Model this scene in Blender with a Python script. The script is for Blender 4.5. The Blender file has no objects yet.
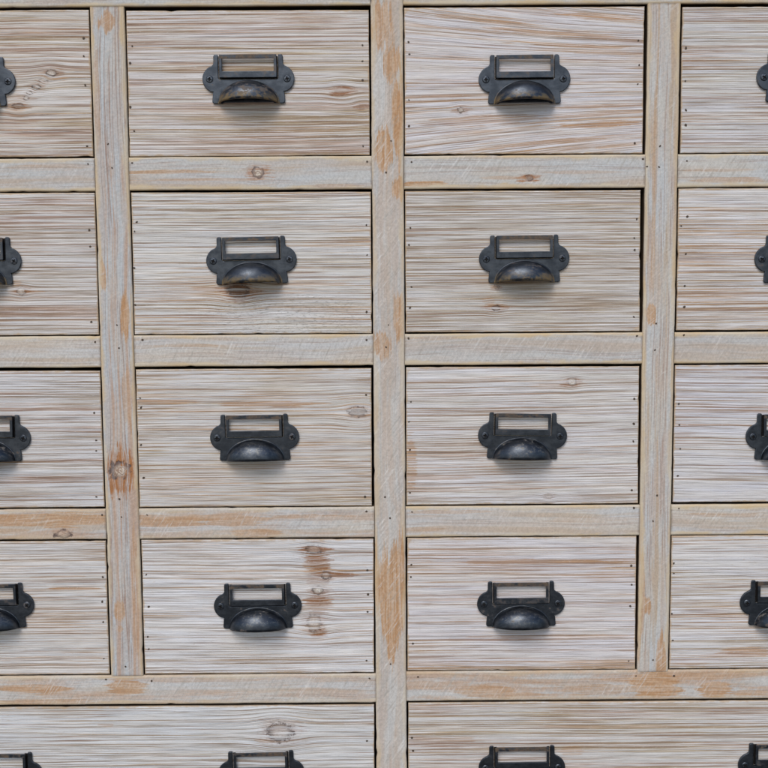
import bpy, bmesh, math, random
from mathutils import Vector, Matrix, noise as mnoise

# ------------------------------------------------------------------ basics
scene = bpy.context.scene
COL = scene.collection
EYE = 0.85                       # height of the drawer grid's origin above the floor (m)
MMU = 0.001
random.seed(7)

# grid measurements, millimetres: x to the right, z up, both from the grid's origin
KNOTS={
'A1':[(-306.0, 171.0, 3.6, 1.6, 0.6, 0.55, 0.5, 2), (-319.2, 159.5, 2.7, 1.4, 0.4, 0.9, 0.5, 2), (-329.6, 147.9, 4.6, 1.8, 0.2, 0.6, 0.6, 2.4), (-298.5, 177.2, 4.5, 2.5, 1, 0.8, 0.4, 2.2), (-312.6, 164.8, 3.6, 2.0, 0.9, 0.9, 0.4, 2.2), (-322.1, 155.0, 2.3, 1.8, 1, 0.7, 0.35, 3)],
'B1':[(-35.1, 159.5, 5.5, 3.1, 0, 0.12, 0.75, 2.0), (-15.2, 145.1, 3.6, 1.8, 0, 0.15, 0.5, 2.4)],
'C1':[(74.2, 141.8, 2.7, 2.3, 0.8, 0.8, 0.45, 3.0)],
'A2':[(-333.4, -20.2, 3.7, 3.1, 1, 0.5, 0.55, 2.6)],
'B2':[(-132.5, -21.5, 8.3, 5.5, 0, 0.75, 0.8, 2.0)],
'C2':[(107.6, -19.4, 2.3, 2.3, 0, 0.5, 0.5, 2.2), (106.8, -38.9, 3.7, 2.1, 0.1, 0.9, 0.6, 3.0)],
'B3':[(-22.3, -135.3, 7.5, 4.0, 0.3, 0.6, 0.35, 1.8)],
'C3':[(178.1, -108.5, 3.7, 3.4, 1, 0.4, 0.6, 2.4), (157.4, -217.5, 2.8, 2.3, 0.5, 0.15, 0.2, 2)],
'B4':[(-65.2, -266.9, 6.6, 3.5, 0.6, 0.7, 0.8, 2.0), (-54.1, -292.2, 4.0, 3.5, 0.8, 1, 0.8, 2.4), (-61.9, -306.8, 4.6, 3.7, 1, 0.7, 0.75, 2.2), (-66.1, -339.0, 5.7, 7.8, 0.8, 0.5, 0.35, 1.8), (-60.8, -298.0, 10.5, 27.3, 0, 0, 0.42, 1.0), (-62.5, -277.6, 8.5, 5.8, 0, 0, 1, 1.4), (-63.0, -316.5, 7.6, 2.9, 0, 0, 0.9, 1.6), (-62.4, -347.9, 5.7, 2.9, 0, 0, 0.8, 1.6), (-40.8, -291.4, 7.6, 2.3, 0, 0, 0.8, 1.6)],
'EL':[(-100.3, -446.7, 10.6, 8.0, 0.45, 0.75, 0.4, 2.0)],
'S1':[(-246.8, -189.7, 8.0, 7.6, 0.75, 1.0, 1.0, 2.6)],
'R1B':[(-112.0, 86.3, 4.6, 4.2, 0.9, 0.7, 0.6, 2.6)],
'R1C':[(136.7, 80.1, 3.7, 2.4, 0.3, 0.7, 0.75, 3.2)],
'R3A':[(-302.6, -249.7, 7.1, 3.5, 0.35, 1, 0.3, 1.4)],
}
WORN={
'S1':[(-246.2, 222.0, 8.1, 8.8, 0.7, 0), (-257.1, -6.8, 3.7, 12.0, 0.9, 0), (-237.9, -45.8, 3.7, 24.1, 0.95, 0), (-251.8, -324.9, 4.8, 8.8, 0.7, 0), (-251.4, -342.5, 2.9, 2.9, 0.5, 0), (-237.2, -117.8, 4.7, 28.2, 0.5, 0), (-257.5, 152.8, 2.7, 40.2, 0.45, 0), (-235.3, -314.3, 3.8, 58.6, 0.5, 0)],
'S2':[(2.6, 216.9, 8.2, 23.0, 0.75, 0), (10.6, 185.0, 8.2, 17.8, 0.8, 0), (16.7, 133.2, 5.5, 40.4, 0.9, 0), (3.7, 106.3, 8.2, 18.0, 0.9, 0), (17.3, 71.8, 6.4, 10.0, 0.8, 0), (16.6, -47.5, 4.6, 22.3, 0.8, 0), (0.7, -72.6, 7.5, 12.1, 0.7, 0), (8.4, -327.8, 13.4, 60.7, 1, 0.95), (10.7, 204.5, 4.5, 12.4, 0.35, 0), (16.3, -277.2, 3.8, 19.4, 0.4, 0)],
'S3':[(250.9, -45.4, 4.7, 10.2, 0.95, 0), (249.9, -323.8, 5.7, 8.8, 0.8, 0), (266.0, -372.1, 4.8, 23.7, 0.8, -0.5), (246.0, -317.9, 2.9, 48.9, 0.7, 0), (249.9, 13.7, 3.7, 36.7, 0.35, 0), (252.1, 104.7, 1.8, 81.2, 0.3, 0)],
'R1A':[(-302.5, 92.9, 36.6, 2.7, 0.25, 0)],
'R1B':[(-201.8, 87.8, 41.2, 1.8, 0.55, 0), (-165.3, 80.3, 55.0, 1.4, 0.4, 0), (-46.1, 74.1, 27.6, 1.8, 0.4, 0)],
'R1C':[(38.4, 75.3, 18.4, 2.7, 1, 0), (183.5, 85.3, 36.7, 1.4, 0.3, 0), (114.7, 80.3, 23.0, 1.4, 0.4, 0)],
'R1D':[(316.9, 77.1, 41.4, 2.3, 0.5, 0), (312.1, 86.2, 27.6, 1.4, 0.3, 0)],
'R2B':[(-178.1, -72.3, 46.5, 1.4, 0.3, 0)],
'R2C':[(54.7, -66.4, 27.9, 1.4, 0.3, 0)],
'R3A':[(-319.1, -236.1, 66.1, 6.7, 0.75, 0), (-352.6, -246.5, 18.9, 2.9, 0.4, 0)],
'R3B':[(-205.7, -237.9, 37.8, 5.8, 0.65, 0), (-139.5, -237.4, 28.4, 5.8, 0.5, 0), (-120.9, -251.1, 20.8, 4.8, 0.6, 0), (-68.6, -234.1, 37.8, 1.9, 0.5, 0)],
'R3C':[(63.9, -231.2, 37.8, 1.9, 0.45, 0), (35.4, -248.3, 18.9, 1.9, 0.3, 0), (191.7, -239.9, 37.9, 2.9, 0.25, 0)],
'R3D':[(324.2, -236.0, 37.9, 1.9, 0.4, 0)],
'R4L':[(-339.5, -401.0, 40.3, 4.0, 0.75, 0), (-248.3, -398.8, 19.2, 7.9, 0.75, 0), (-291.7, -406.4, 38.4, 3.0, 0.4, 0), (-176.2, -393.4, 57.5, 2.0, 0.35, 0), (-325.6, -414.1, 57.6, 2.5, 0.6, 0), (-51.4, -391.4, 38.4, 2.0, 0.3, 0)],
'R4R':[(260.8, -401.7, 23.1, 12.9, 0.95, 0), (208.0, -406.3, 38.5, 6.0, 0.5, 0), (97.4, -407.4, 25.0, 6.0, 0.65, 0), (131.0, -411.6, 38.5, 3.0, 0.5, 0), (318.6, -407.1, 15.4, 8.0, 0.8, 0), (354.3, -410.4, 23.1, 3.0, 0.5, 0), (303.9, -393.1, 57.7, 4.0, 0.45, 0), (169.4, -398.0, 57.7, 3.0, 0.35, 0)],
'B1':[(-173.0, 143.4, 41.0, 2.7, 0.45, 0), (-72.9, 124.8, 54.8, 2.7, 0.4, 0), (-89.6, 224.6, 72.4, 2.6, 0.35, 0)],
'C1':[(200.2, 223.7, 36.3, 2.2, 0.8, 0), (91.4, 222.6, 45.3, 1.8, 0.5, 0), (182.3, 198.2, 54.5, 1.8, 0.7, 0), (209.6, 191.8, 36.4, 1.6, 0.6, 0), (64.2, 188.2, 36.4, 1.4, 0.5, 0), (201.1, 144.6, 40.2, 1.8, 0.6, 0), (192.1, 136.6, 45.7, 1.8, 0.6, 0), (55.1, 155.3, 27.4, 1.3, 0.5, 0), (91.6, 132.7, 45.7, 4.5, 0.6, 0), (201.3, 128.4, 40.2, 3.6, 0.8, 0), (164.0, 209.8, 63.5, 2.2, 0.7, 0), (219.9, 108.5, 20.2, 2.7, 0.6, 0), (146.6, 111.7, 73.3, 1.8, 0.5, 0), (82.5, 121.1, 27.4, 1.8, 0.4, 0), (182.3, 194.6, 54.5, 1.4, 0.6, 0), (209.2, 224.5, 30.8, 1.8, 0.7, 0)],
'B2':[(-153.7, -19.5, 23.2, 2.8, 0.6, 0), (-65.7, -15.5, 37.1, 1.4, 0.5, 0), (-121.4, -22.5, 13.0, 2.8, 0.6, 0)],
'C2':[(100.3, -32.3, 5.6, 3.7, 0.5, 0), (138.0, 23.6, 55.4, 1.1, 0.3, 0)],
'A2':[(-337.7, -12.8, 4.6, 3.7, 0.7, 0), (-325.1, -21.1, 13.0, 1.8, 0.5, 0), (-314.9, 3.7, 27.7, 1.4, 0.3, 0)],
'A1':[(-302.3, 224.1, 54.2, 1.8, 0.4, 0), (-289.0, 214.3, 54.3, 1.6, 0.5, 0), (-290.5, 171.8, 7.3, 2.0, 0.6, 0), (-333.0, 130.9, 20.1, 6.3, 0.3, 0), (-332.3, 148.8, 9.1, 12.5, 0.35, 0)],
'B3':[(-202.8, -124.6, 35.5, 1.9, 0.8, 0), (-104.6, -127.2, 46.8, 2.3, 0.75, 0), (-156.2, -133.4, 56.2, 1.1, 0.5, 0), (-29.6, -122.1, 18.7, 1.5, 0.4, 0), (-170.6, -149.4, 46.9, 1.1, 0.4, 0)],
'C3':[(27.2, -186.0, 5.7, 22.9, 0.7, 0), (45.0, -198.5, 37.7, 2.5, 0.5, 0), (129.4, -106.2, 56.1, 1.4, 0.4, 0), (166.9, -111.2, 24.3, 3.8, 0.3, 0)],
'B4':[(-145.4, -292.5, 57.0, 1.6, 0.6, 0), (-62.5, -282.5, 11.4, 8.7, 0.8, 0), (-62.0, -317.5, 13.3, 3.9, 0.8, 0), (-64.3, -344.9, 9.6, 13.7, 0.2, 0), (-43.6, -292.3, 9.5, 2.3, 0.6, 0)],
'C4':[(149.4, -280.2, 104.6, 2.1, 0.8, 0), (206.6, -293.2, 47.6, 1.2, 0.5, 0), (63.8, -316.5, 38.1, 1.5, 0.5, 0), (169.0, -353.6, 67.0, 2.0, 0.5, 0), (130.9, -383.9, 105.6, 1.4, 0.6, 0)],
'A4':[(-297.8, -303.1, 24.7, 1.3, 0.9, 0), (-319.3, -371.5, 57.4, 1.6, 0.5, 0), (-306.9, -291.3, 28.5, 1.0, 0.5, 0)],
'D4':[(346.5, -369.7, 21.1, 4.1, 0.95, 0), (322.6, -373.5, 28.8, 1.5, 0.5, 0), (294.0, -381.2, 19.2, 1.5, 0.6, 0)],
'D2':[(309.1, 17.0, 37.0, 1.2, 0.5, 0), (314.6, -22.7, 27.9, 1.4, 0.6, 0), (295.5, 3.3, 22.2, 1.2, 0.4, 0)],
'D1':[(309.6, 193.8, 27.3, 0.9, 0.5, 0), (314.4, 184.9, 36.4, 1.0, 0.5, 0)],
'ER':[(181.6, -468.0, 11.6, 4.0, 0.6, 0), (58.9, -455.0, 38.6, 2.5, 0.5, 0), (208.4, -443.2, 115.8, 1.2, 0.4, 0), (54.1, -422.0, 38.5, 1.5, 0.5, 0)],
'EL':[(-268.7, -438.4, 7.7, 1.5, 0.4, 0), (-114.9, -454.6, 11.6, 2.0, 0.5, 0)],
}
NAILS= [(-268.0, 208.0), (-268.5, 192.1), (-268.0, 166.3), (-268.0, 111.6), (-224.2, 200.7), (-226.5, 185.6), (-227.6, 146.4), (-224.6, 124.9), (-15.2, 200.3), (-15.3, 186.1), (-15.4, 169.2), (-15.5, 110.0), (26.6, 202.7), (27.5, 192.0), (26.8, 151.1), (26.7, 127.8), (235.4, 202.7), (236.6, 181.0), (235.5, 164.0), (233.6, 111.1), (278.7, 195.8), (278.8, 166.4), (279.8, 140.5), (280.0, 127.0), (-268.6, 35.4), (-268.2, 20.3), (-269.5, -49.3), (-224.7, 42.5), (-226.8, 33.8), (-228.2, 0.3), (-228.2, -33.8), (-12.9, 38.3), (-12.6, 10.8), (-13.5, -41.8), (27.7, 35.3), (26.2, 19.8), (28.4, -18.9), (26.9, -38.3), (236.5, 42.2), (234.5, 24.8), (235.1, 13.8), (235.2, -48.1), (283.1, 44.1), (277.7, 35.5), (282.4, 9.8), (282.0, -19.7), (282.0, -39.1), (-269.5, -134.5), (-268.5, -160.5), (-268.8, -170.5), (-270.2, -214.4), (-226.1, -120.7), (-225.4, -129.6), (-226.4, -165.1), (-224.9, -196.5), (-14.6, -119.3), (-16.4, -216.2), (27.4, -126.2), (25.5, -145.1), (26.3, -171.7), (26.1, -212.7), (236.8, -124.9), (236.7, -148.5), (236.5, -165.1), (235.8, -211.8), (278.6, -129.9), (279.5, -149.7), (280.8, -172.5), (279.0, -198.3), (-266.5, -292.1), (-267.8, -316.0), (-267.4, -336.0), (-268.1, -371.9), (-225.1, -290.0), (-223.6, -321.2), (-225.4, -350.6), (-224.8, -362.9), (-14.6, -287.2), (-14.3, -310.6), (-14.9, -327.7), (-16.3, -375.8), (27.2, -282.2), (26.7, -294.3), (28.3, -359.4), (236.4, -284.7), (237.2, -303.2), (236.1, -324.2), (235.4, -378.2), (276.8, -282.6), (277.0, -292.3), (275.8, -331.8), (277.3, -357.9), (-16.5, -455.9), (27.0, -452.7), (27.9, -465.8), (-248.7, 113.3), (-245.7, 91.7), (-267.6, 95.4), (-227.3, 96.1), (-11.9, 96.0), (10.2, 114.4), (5.4, 86.0), (28.9, 95.3), (241.2, 96.6), (245.0, 89.8), (256.6, 108.3), (256.0, 89.3), (281.6, 94.6), (-245.5, -52.3), (-244.3, -73.7), (-266.4, -67.9), (-222.2, -66.4), (-13.7, -67.8), (6.8, -54.0), (4.4, -74.5), (25.4, -66.7), (238.2, -65.8), (255.7, -54.3), (255.2, -79.0), (282.0, -65.2), (-248.1, -216.5), (-246.7, -233.8), (-265.1, -231.7), (-222.6, -232.0), (-15.1, -230.2), (2.5, -216.4), (7.1, -236.6), (27.9, -231.0), (237.9, -228.6), (259.5, -216.8), (256.1, -241.3), (280.5, -229.4), (-247.2, -379.5), (-266.3, -392.2), (-222.7, -394.0), (-13.5, -393.2), (33.0, -392.0), (6.7, -379.0), (258.4, -376.9), (242.4, -392.7), (278.9, -392.9)]

# ------------------------------------------------------------------ node helper
class S:
    """a socket (or a float) with arithmetic that writes Math nodes"""
    def __init__(s, g, v): s.g, s.v = g, v
    def __add__(a, b): return a.g.m('ADD', a, b)
    __radd__ = __add__
    def __sub__(a, b): return a.g.m('SUBTRACT', a, b)
    def __rsub__(a, b): return a.g.m('SUBTRACT', b, a)
    def __mul__(a, b): return a.g.m('MULTIPLY', a, b)
    __rmul__ = __mul__
    def __truediv__(a, b): return a.g.m('DIVIDE', a, b)

class Graph:
    def __init__(g, name):
        g.mat = bpy.data.materials.new(name)
        g.mat.use_nodes = True
        g.t = g.mat.node_tree
        g.t.nodes.clear()
    def node(g, kind): return g.t.nodes.new(kind)
    def put(g, sock, v):
        if isinstance(v, S): v = v.v
        if isinstance(v, (int, float)): sock.default_value = v
        elif isinstance(v, tuple):
            sock.default_value = v if len(v) == len(sock.default_value) else (*v, 1.0)
        else: g.t.links.new(v, sock)
    def m(g, op, a, b=0.0, c=0.0, clamp=False):
        n = g.node('ShaderNodeMath'); n.operation = op; n.use_clamp = clamp
        g.put(n.inputs[0], a); g.put(n.inputs[1], b)
        if op in ('MULTIPLY_ADD', 'SMOOTH_MIN', 'SMOOTH_MAX'): g.put(n.inputs[2], c)
        return S(g, n.outputs[0])
    def smooth(g, x, lo, hi):
        n = g.node('ShaderNodeMapRange'); n.interpolation_type = 'SMOOTHSTEP'
        g.put(n.inputs[0], x)
        if lo < hi:
            n.inputs[1].default_value, n.inputs[2].default_value = lo, hi
            n.inputs[3].default_value, n.inputs[4].default_value = 0.0, 1.0
        else:
            n.inputs[1].default_value, n.inputs[2].default_value = hi, lo
            n.inputs[3].default_value, n.inputs[4].default_value = 1.0, 0.0
        return S(g, n.outputs[0])
    def vec(g, x, y, z):
        n = g.node('ShaderNodeCombineXYZ')
        for i, v in enumerate((x, y, z)): g.put(n.inputs[i], v)
        return S(g, n.outputs[0])
    def noise(g, x, y, z, detail=2.0, rough=0.5, dist=0.0):
        n = g.node('ShaderNodeTexNoise'); n.noise_dimensions = '3D'
        g.put(n.inputs['Vector'], g.vec(x, y, z))
        n.inputs['Scale'].default_value = 1.0
        n.inputs['Detail'].default_value = detail
        n.inputs['Roughness'].default_value = rough
        n.inputs['Distortion'].default_value = dist
        return S(g, n.outputs[0])
    def mix(g, f, a, b, mode='MIX'):
        n = g.node('ShaderNodeMix'); n.data_type = 'RGBA'; n.blend_type = mode; n.clamp_factor = True
        g.put(n.inputs[0], f); g.put(n.inputs[6], a); g.put(n.inputs[7], b)
        return S(g, n.outputs[2])
    def coords(g):
        n = g.node('ShaderNodeTexCoord'); s = g.node('ShaderNodeSeparateXYZ')
        g.t.links.new(n.outputs['Object'], s.inputs[0])
        return [S(g, o) * 1000.0 for o in s.outputs]
    def attr(g, name):
        n = g.node('ShaderNodeAttribute'); n.attribute_name = name
        return S(g, n.outputs['Fac'])
    def rand(g):
        n = g.node('ShaderNodeObjectInfo'); return S(g, n.outputs['Random'])
    def finish(g, color, rough, height=None, strength=0.5, dist=0.001, spec=0.3, metal=0.0):
        p = g.node('ShaderNodeBsdfPrincipled'); o = g.node('ShaderNodeOutputMaterial')
        g.put(p.inputs['Base Color'], color); g.put(p.inputs['Roughness'], rough)
        g.put(p.inputs['Specular IOR Level'], spec); g.put(p.inputs['Metallic'], metal)
        if height is not None:
            b = g.node('ShaderNodeBump')
            b.inputs['Strength'].default_value = strength
            b.inputs['Distance'].default_value = dist
            g.put(b.inputs['Height'], height)
            g.t.links.new(b.outputs[0], p.inputs['Normal'])
        g.t.links.new(p.outputs[0], o.inputs[0])
        return g.mat

# ------------------------------------------------------------------ wood
def knots_and_grain(g, U, V, knots, wob):
    """bends the grain coordinate round every knot; returns it with the knot masks"""
    G = V
    streak = (g.noise(U * 0.030, V * 0.55, 3.3, 3, 0.65) - 0.5) * 2.6 if knots else None
    core = dark = halo = ring = None
    for (ku, kv, ru, rv, c_, d_, h_, hl_) in knots:
        du, dv = U - ku, V - kv
        r = max(ru, rv)
        a = g.m('EXPONENT', (du * du) * (-1.0 / (2.3 * r) ** 2) + (dv * dv) * (-1.0 / (2.3 * r) ** 2))
        if c_ + d_ > 0.05: push = dv / g.m('SQRT', dv * dv + r * r) * (r * 0.7)
        if c_ + d_ > 0.05: G = G - push * a
        d = g.m('SQRT', (du * du) * (1.0 / ru ** 2) + (dv * dv) * (1.0 / rv ** 2)) + wob * 2.2
        inner = g.smooth(d, 1.05, 0.75)
        rim = g.smooth(d, 0.50, 0.95) * g.smooth(d, 1.38, 1.0) * d_
        rim = g.m('MINIMUM', rim * 1.2, 1.0) * g.smooth(wob + (V - kv) * (0.06 / r), 0.20, -0.08)
        hd = g.m('SQRT', (du * du) * (1.0 / (ru * hl_) ** 2) + (dv * dv) * (1.0 / (rv * 1.5) ** 2)) + wob * 1.3 + streak
        hl = g.m('MINIMUM', g.smooth(hd, 1.30, 0.70) * (h_ * 1.25), 1.0)
        rg = g.m('SINE', d * 9.0 + wob * 7.0) * inner
        mx = lambda p, q: q if p is None else g.m('MAXIMUM', p, q)
        core, dark, halo = mx(core, inner * c_), mx(dark, rim), mx(halo, hl)
        if c_ < 0.35: dark = mx(dark, inner * (d_ * 0.55))
        ring = rg if ring is None else ring + rg
    return G, core, dark, halo, ring

def worn_mask(g, U, V, worn, wob):
    out = None
    for (pu, pv, hu, hv, s_, tp_) in worn:
        du, dv = U - pu, V - pv
        if tp_: dv = dv / g.m('MAXIMUM', 1.0 + du * (tp_ / hu), 0.06)
        d = g.m('SQRT', (du * du) * (1.0 / hu ** 2) + (dv * dv) * (1.0 / hv ** 2)) + wob * 1.6
        q = g.m('MINIMUM', g.smooth(d, 1.15, 0.92) * (s_ * 1.15), 1.0)
        out = q if out is None else g.m('MAXIMUM', out, q)
    return out

def drawer_wood(seed, P, knots, worn):
    """wire-brushed, white-washed pine with the grain lying along x"""
    g = Graph('whitewashed_drawer_wood')
    X, Y, Z = g.coords()
    sd = seed * 13.7
    U, V = X, Z + Y * 0.6
    blot = (g.noise(U * 0.032, V * 0.50, sd + 3.1, 4, 0.66) - 0.5) * 1.5          # ragged edges of stains
    G, core, dark, halo, ring = knots_and_grain(g, U, V, knots, g.noise(U * 0.28, V * 0.42, sd + 9.0, 4, 0.72) - 0.5)
    fan = P.get('fan', 0.0)
    worn_m = worn_mask(g, U, V * (1.0 + U * fan) if fan else V, [(f[0], f[1] * (1 + f[0] * fan), *f[2:]) for f in worn], blot)
    sway = (g.noise(U * 0.0045, V * 0.010, sd + 1.7, 1, 0.4) - 0.5) * P.get('sway', 9.0) * 0.7
    if P.get('fan'): G = G * (1.0 + U * P['fan'])
    G = G + sway + U * P.get('slope', 0.0) + (g.noise(U * 0.022, V * 0.06, sd + 2.2, 2, 0.5) - 0.5) * P.get('wave', 0.7) * 0.6
    f = P.get('freq', 0.15) * 1.75
    n1 = g.noise(U * 0.0010, G * f * 2.1, sd, 3.0, 0.56)                       # growth rings
    ph = G * (f * 1.05) + (g.noise(U * 0.0022, G * 0.06, sd + 61.0, 2.0, 0.5) - 0.5) * 5.0
    line = g.smooth(g.m('SINE', ph * 6.2832), 0.25, 0.95) * g.smooth(g.noise(U * 0.0045, G * 0.2, sd + 67.0, 2.0, 0.5), 0.40, 0.64)
    n2 = g.noise(U * 0.0060, G * 0.95, sd + 5.5, 3.0, 0.62)                # broken streaks
    n3 = g.noise(U * 0.030, G * 1.9, sd + 7.9, 2.0, 0.6)                 # fibres
    cov = g.noise(U * 0.009, V * 0.022, sd + 11.0, 2.0, 0.5)             # where the wash is thick
    h = n1 + (n2 - 0.5) * 0.36 + (cov - 0.5) * P.get('patchy', 0.40) + (n3 - 0.5) * 0.24 + P.get('white', 0.0) - line * 0.17
    wash = g.smooth(h, 0.31, 0.53)
    hue = g.noise(U * 0.006, G * 0.09, sd + 21.0, 2.0, 0.5)
    tan = g.mix(g.smooth(hue, 0.38, 0.62), P['tan_a'], P['tan_b'])
    deep = g.mix(g.smooth(h, 0.20, 0.40), P.get('deep', (0.33, 0.235, 0.165)), tan)
    white = g.mix(g.smooth(g.noise(U * 0.012, G * 0.14, sd + 31.0, 2.0, 0.5), 0.36, 0.64), P['white_a'], P['white_b'])
    col = g.mix(wash, deep, white)
    if worn_m is not None:                                               # the wash rubbed off along the rings
        keep = g.smooth(n2, 0.60, 0.44)
        col = g.mix(worn_m * (0.35 + 0.65 * keep), col, P.get('bare', (0.47, 0.275, 0.145)))
    # dark grain lines on each ring's flank, with ridge shade painted in
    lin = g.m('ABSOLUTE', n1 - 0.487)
    grain_shade = g.smooth(lin, 0.020, 0.003) * g.smooth(n2, 0.44, 0.62)
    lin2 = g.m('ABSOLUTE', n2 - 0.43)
    grain_shade2 = g.smooth(lin2, 0.016, 0.003) * g.smooth(n1, 0.60, 0.42)
    cr = g.m('MAXIMUM', grain_shade, grain_shade2 * 0.7) * P.get('dark', 0.6)
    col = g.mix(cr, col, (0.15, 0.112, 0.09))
    col = g.mix(g.smooth(n2 + (n3 - 0.5) * 0.5, 0.57, 0.67) * 0.5, col, (0.76, 0.74, 0.73))
    if halo is not None:
        hk = g.smooth(n2 + n3 * 0.5, 0.90, 0.66) * 0.7 + 0.3
        col = g.mix(halo * hk, col, P.get('rust', (0.29, 0.125, 0.05)))
        cc = g.mix(g.smooth(ring, -0.6, 0.7), (0.50, 0.44, 0.38), (0.72, 0.68, 0.62))
        col = g.mix(core * (0.55 + 0.45 * g.smooth(n2, 0.40, 0.58)), col, cc)
        col = g.mix(dark * 0.95, col, (0.085, 0.062, 0.054))
    grit = g.noise(U * 0.28, V * 0.75, sd + 71.0, 3.0, 0.75)
    col = g.mix(g.smooth(grit, 0.58, 0.70) * 0.45, col, white)
    col = g.mix(g.smooth(grit, 0.42, 0.30) * 0.35, col, tan)
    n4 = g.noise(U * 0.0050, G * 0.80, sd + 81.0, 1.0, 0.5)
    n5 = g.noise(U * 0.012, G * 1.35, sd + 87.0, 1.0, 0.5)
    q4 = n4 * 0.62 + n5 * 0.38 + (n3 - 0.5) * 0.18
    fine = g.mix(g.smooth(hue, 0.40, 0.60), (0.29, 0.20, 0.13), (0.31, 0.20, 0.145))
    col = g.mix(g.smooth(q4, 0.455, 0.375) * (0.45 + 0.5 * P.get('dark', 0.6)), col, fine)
    col = g.mix(g.smooth(q4, 0.535, 0.62) * 0.72, col, g.mix(0.35, white, (0.80, 0.785, 0.79)))
    # fine value variation, rubbed edges
    col = g.mix(1.0, col, g.mix(g.smooth(n3, 0.25, 0.75), (0.82, 0.815, 0.81), (1.14, 1.14, 1.14)), 'MULTIPLY')
    ed = g.attr('edge') + (g.noise(U * 0.12, V * 0.12, sd + 41.0, 2, 0.6) - 0.5) * 5.0
    col = g.mix(g.smooth(ed, 1.6, 0.0) * 0.75, col, (0.52, 0.385, 0.245))
    if P.get('rough_spot'):
        u0, v0, hu, hv = P['rough_spot']
        d = (U - u0) * (U - u0) * (1 / hu ** 2) + (V - v0) * (V - v0) * (1 / hv ** 2)
        sp = g.smooth(g.noise(U * 0.20, G * 1.1, sd + 51, 4, 0.75), 0.47, 0.37) * g.smooth(d + blot * 1.2, 1.2, 0.5)
        col = g.mix(sp * 0.6, col, (0.17, 0.15, 0.12))
    col = g.mix(g.smooth(Y, 1.3, 3.0), col, (0.085, 0.058, 0.038))  # sides coloured dark so the gaps round the drawer read as shade
    height = wash * -0.2 + n1 * 0.8 + n2 * 0.8 + n3 * 0.6 + q4 * 1.6 + line * 0.4 - cr * 0.8
    if dark is not None: height = height - dark * 1.0 + ring * 0.15
    return g.finish(col, 0.82, height, 0.5, 0.0010, spec=0.2)

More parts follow.
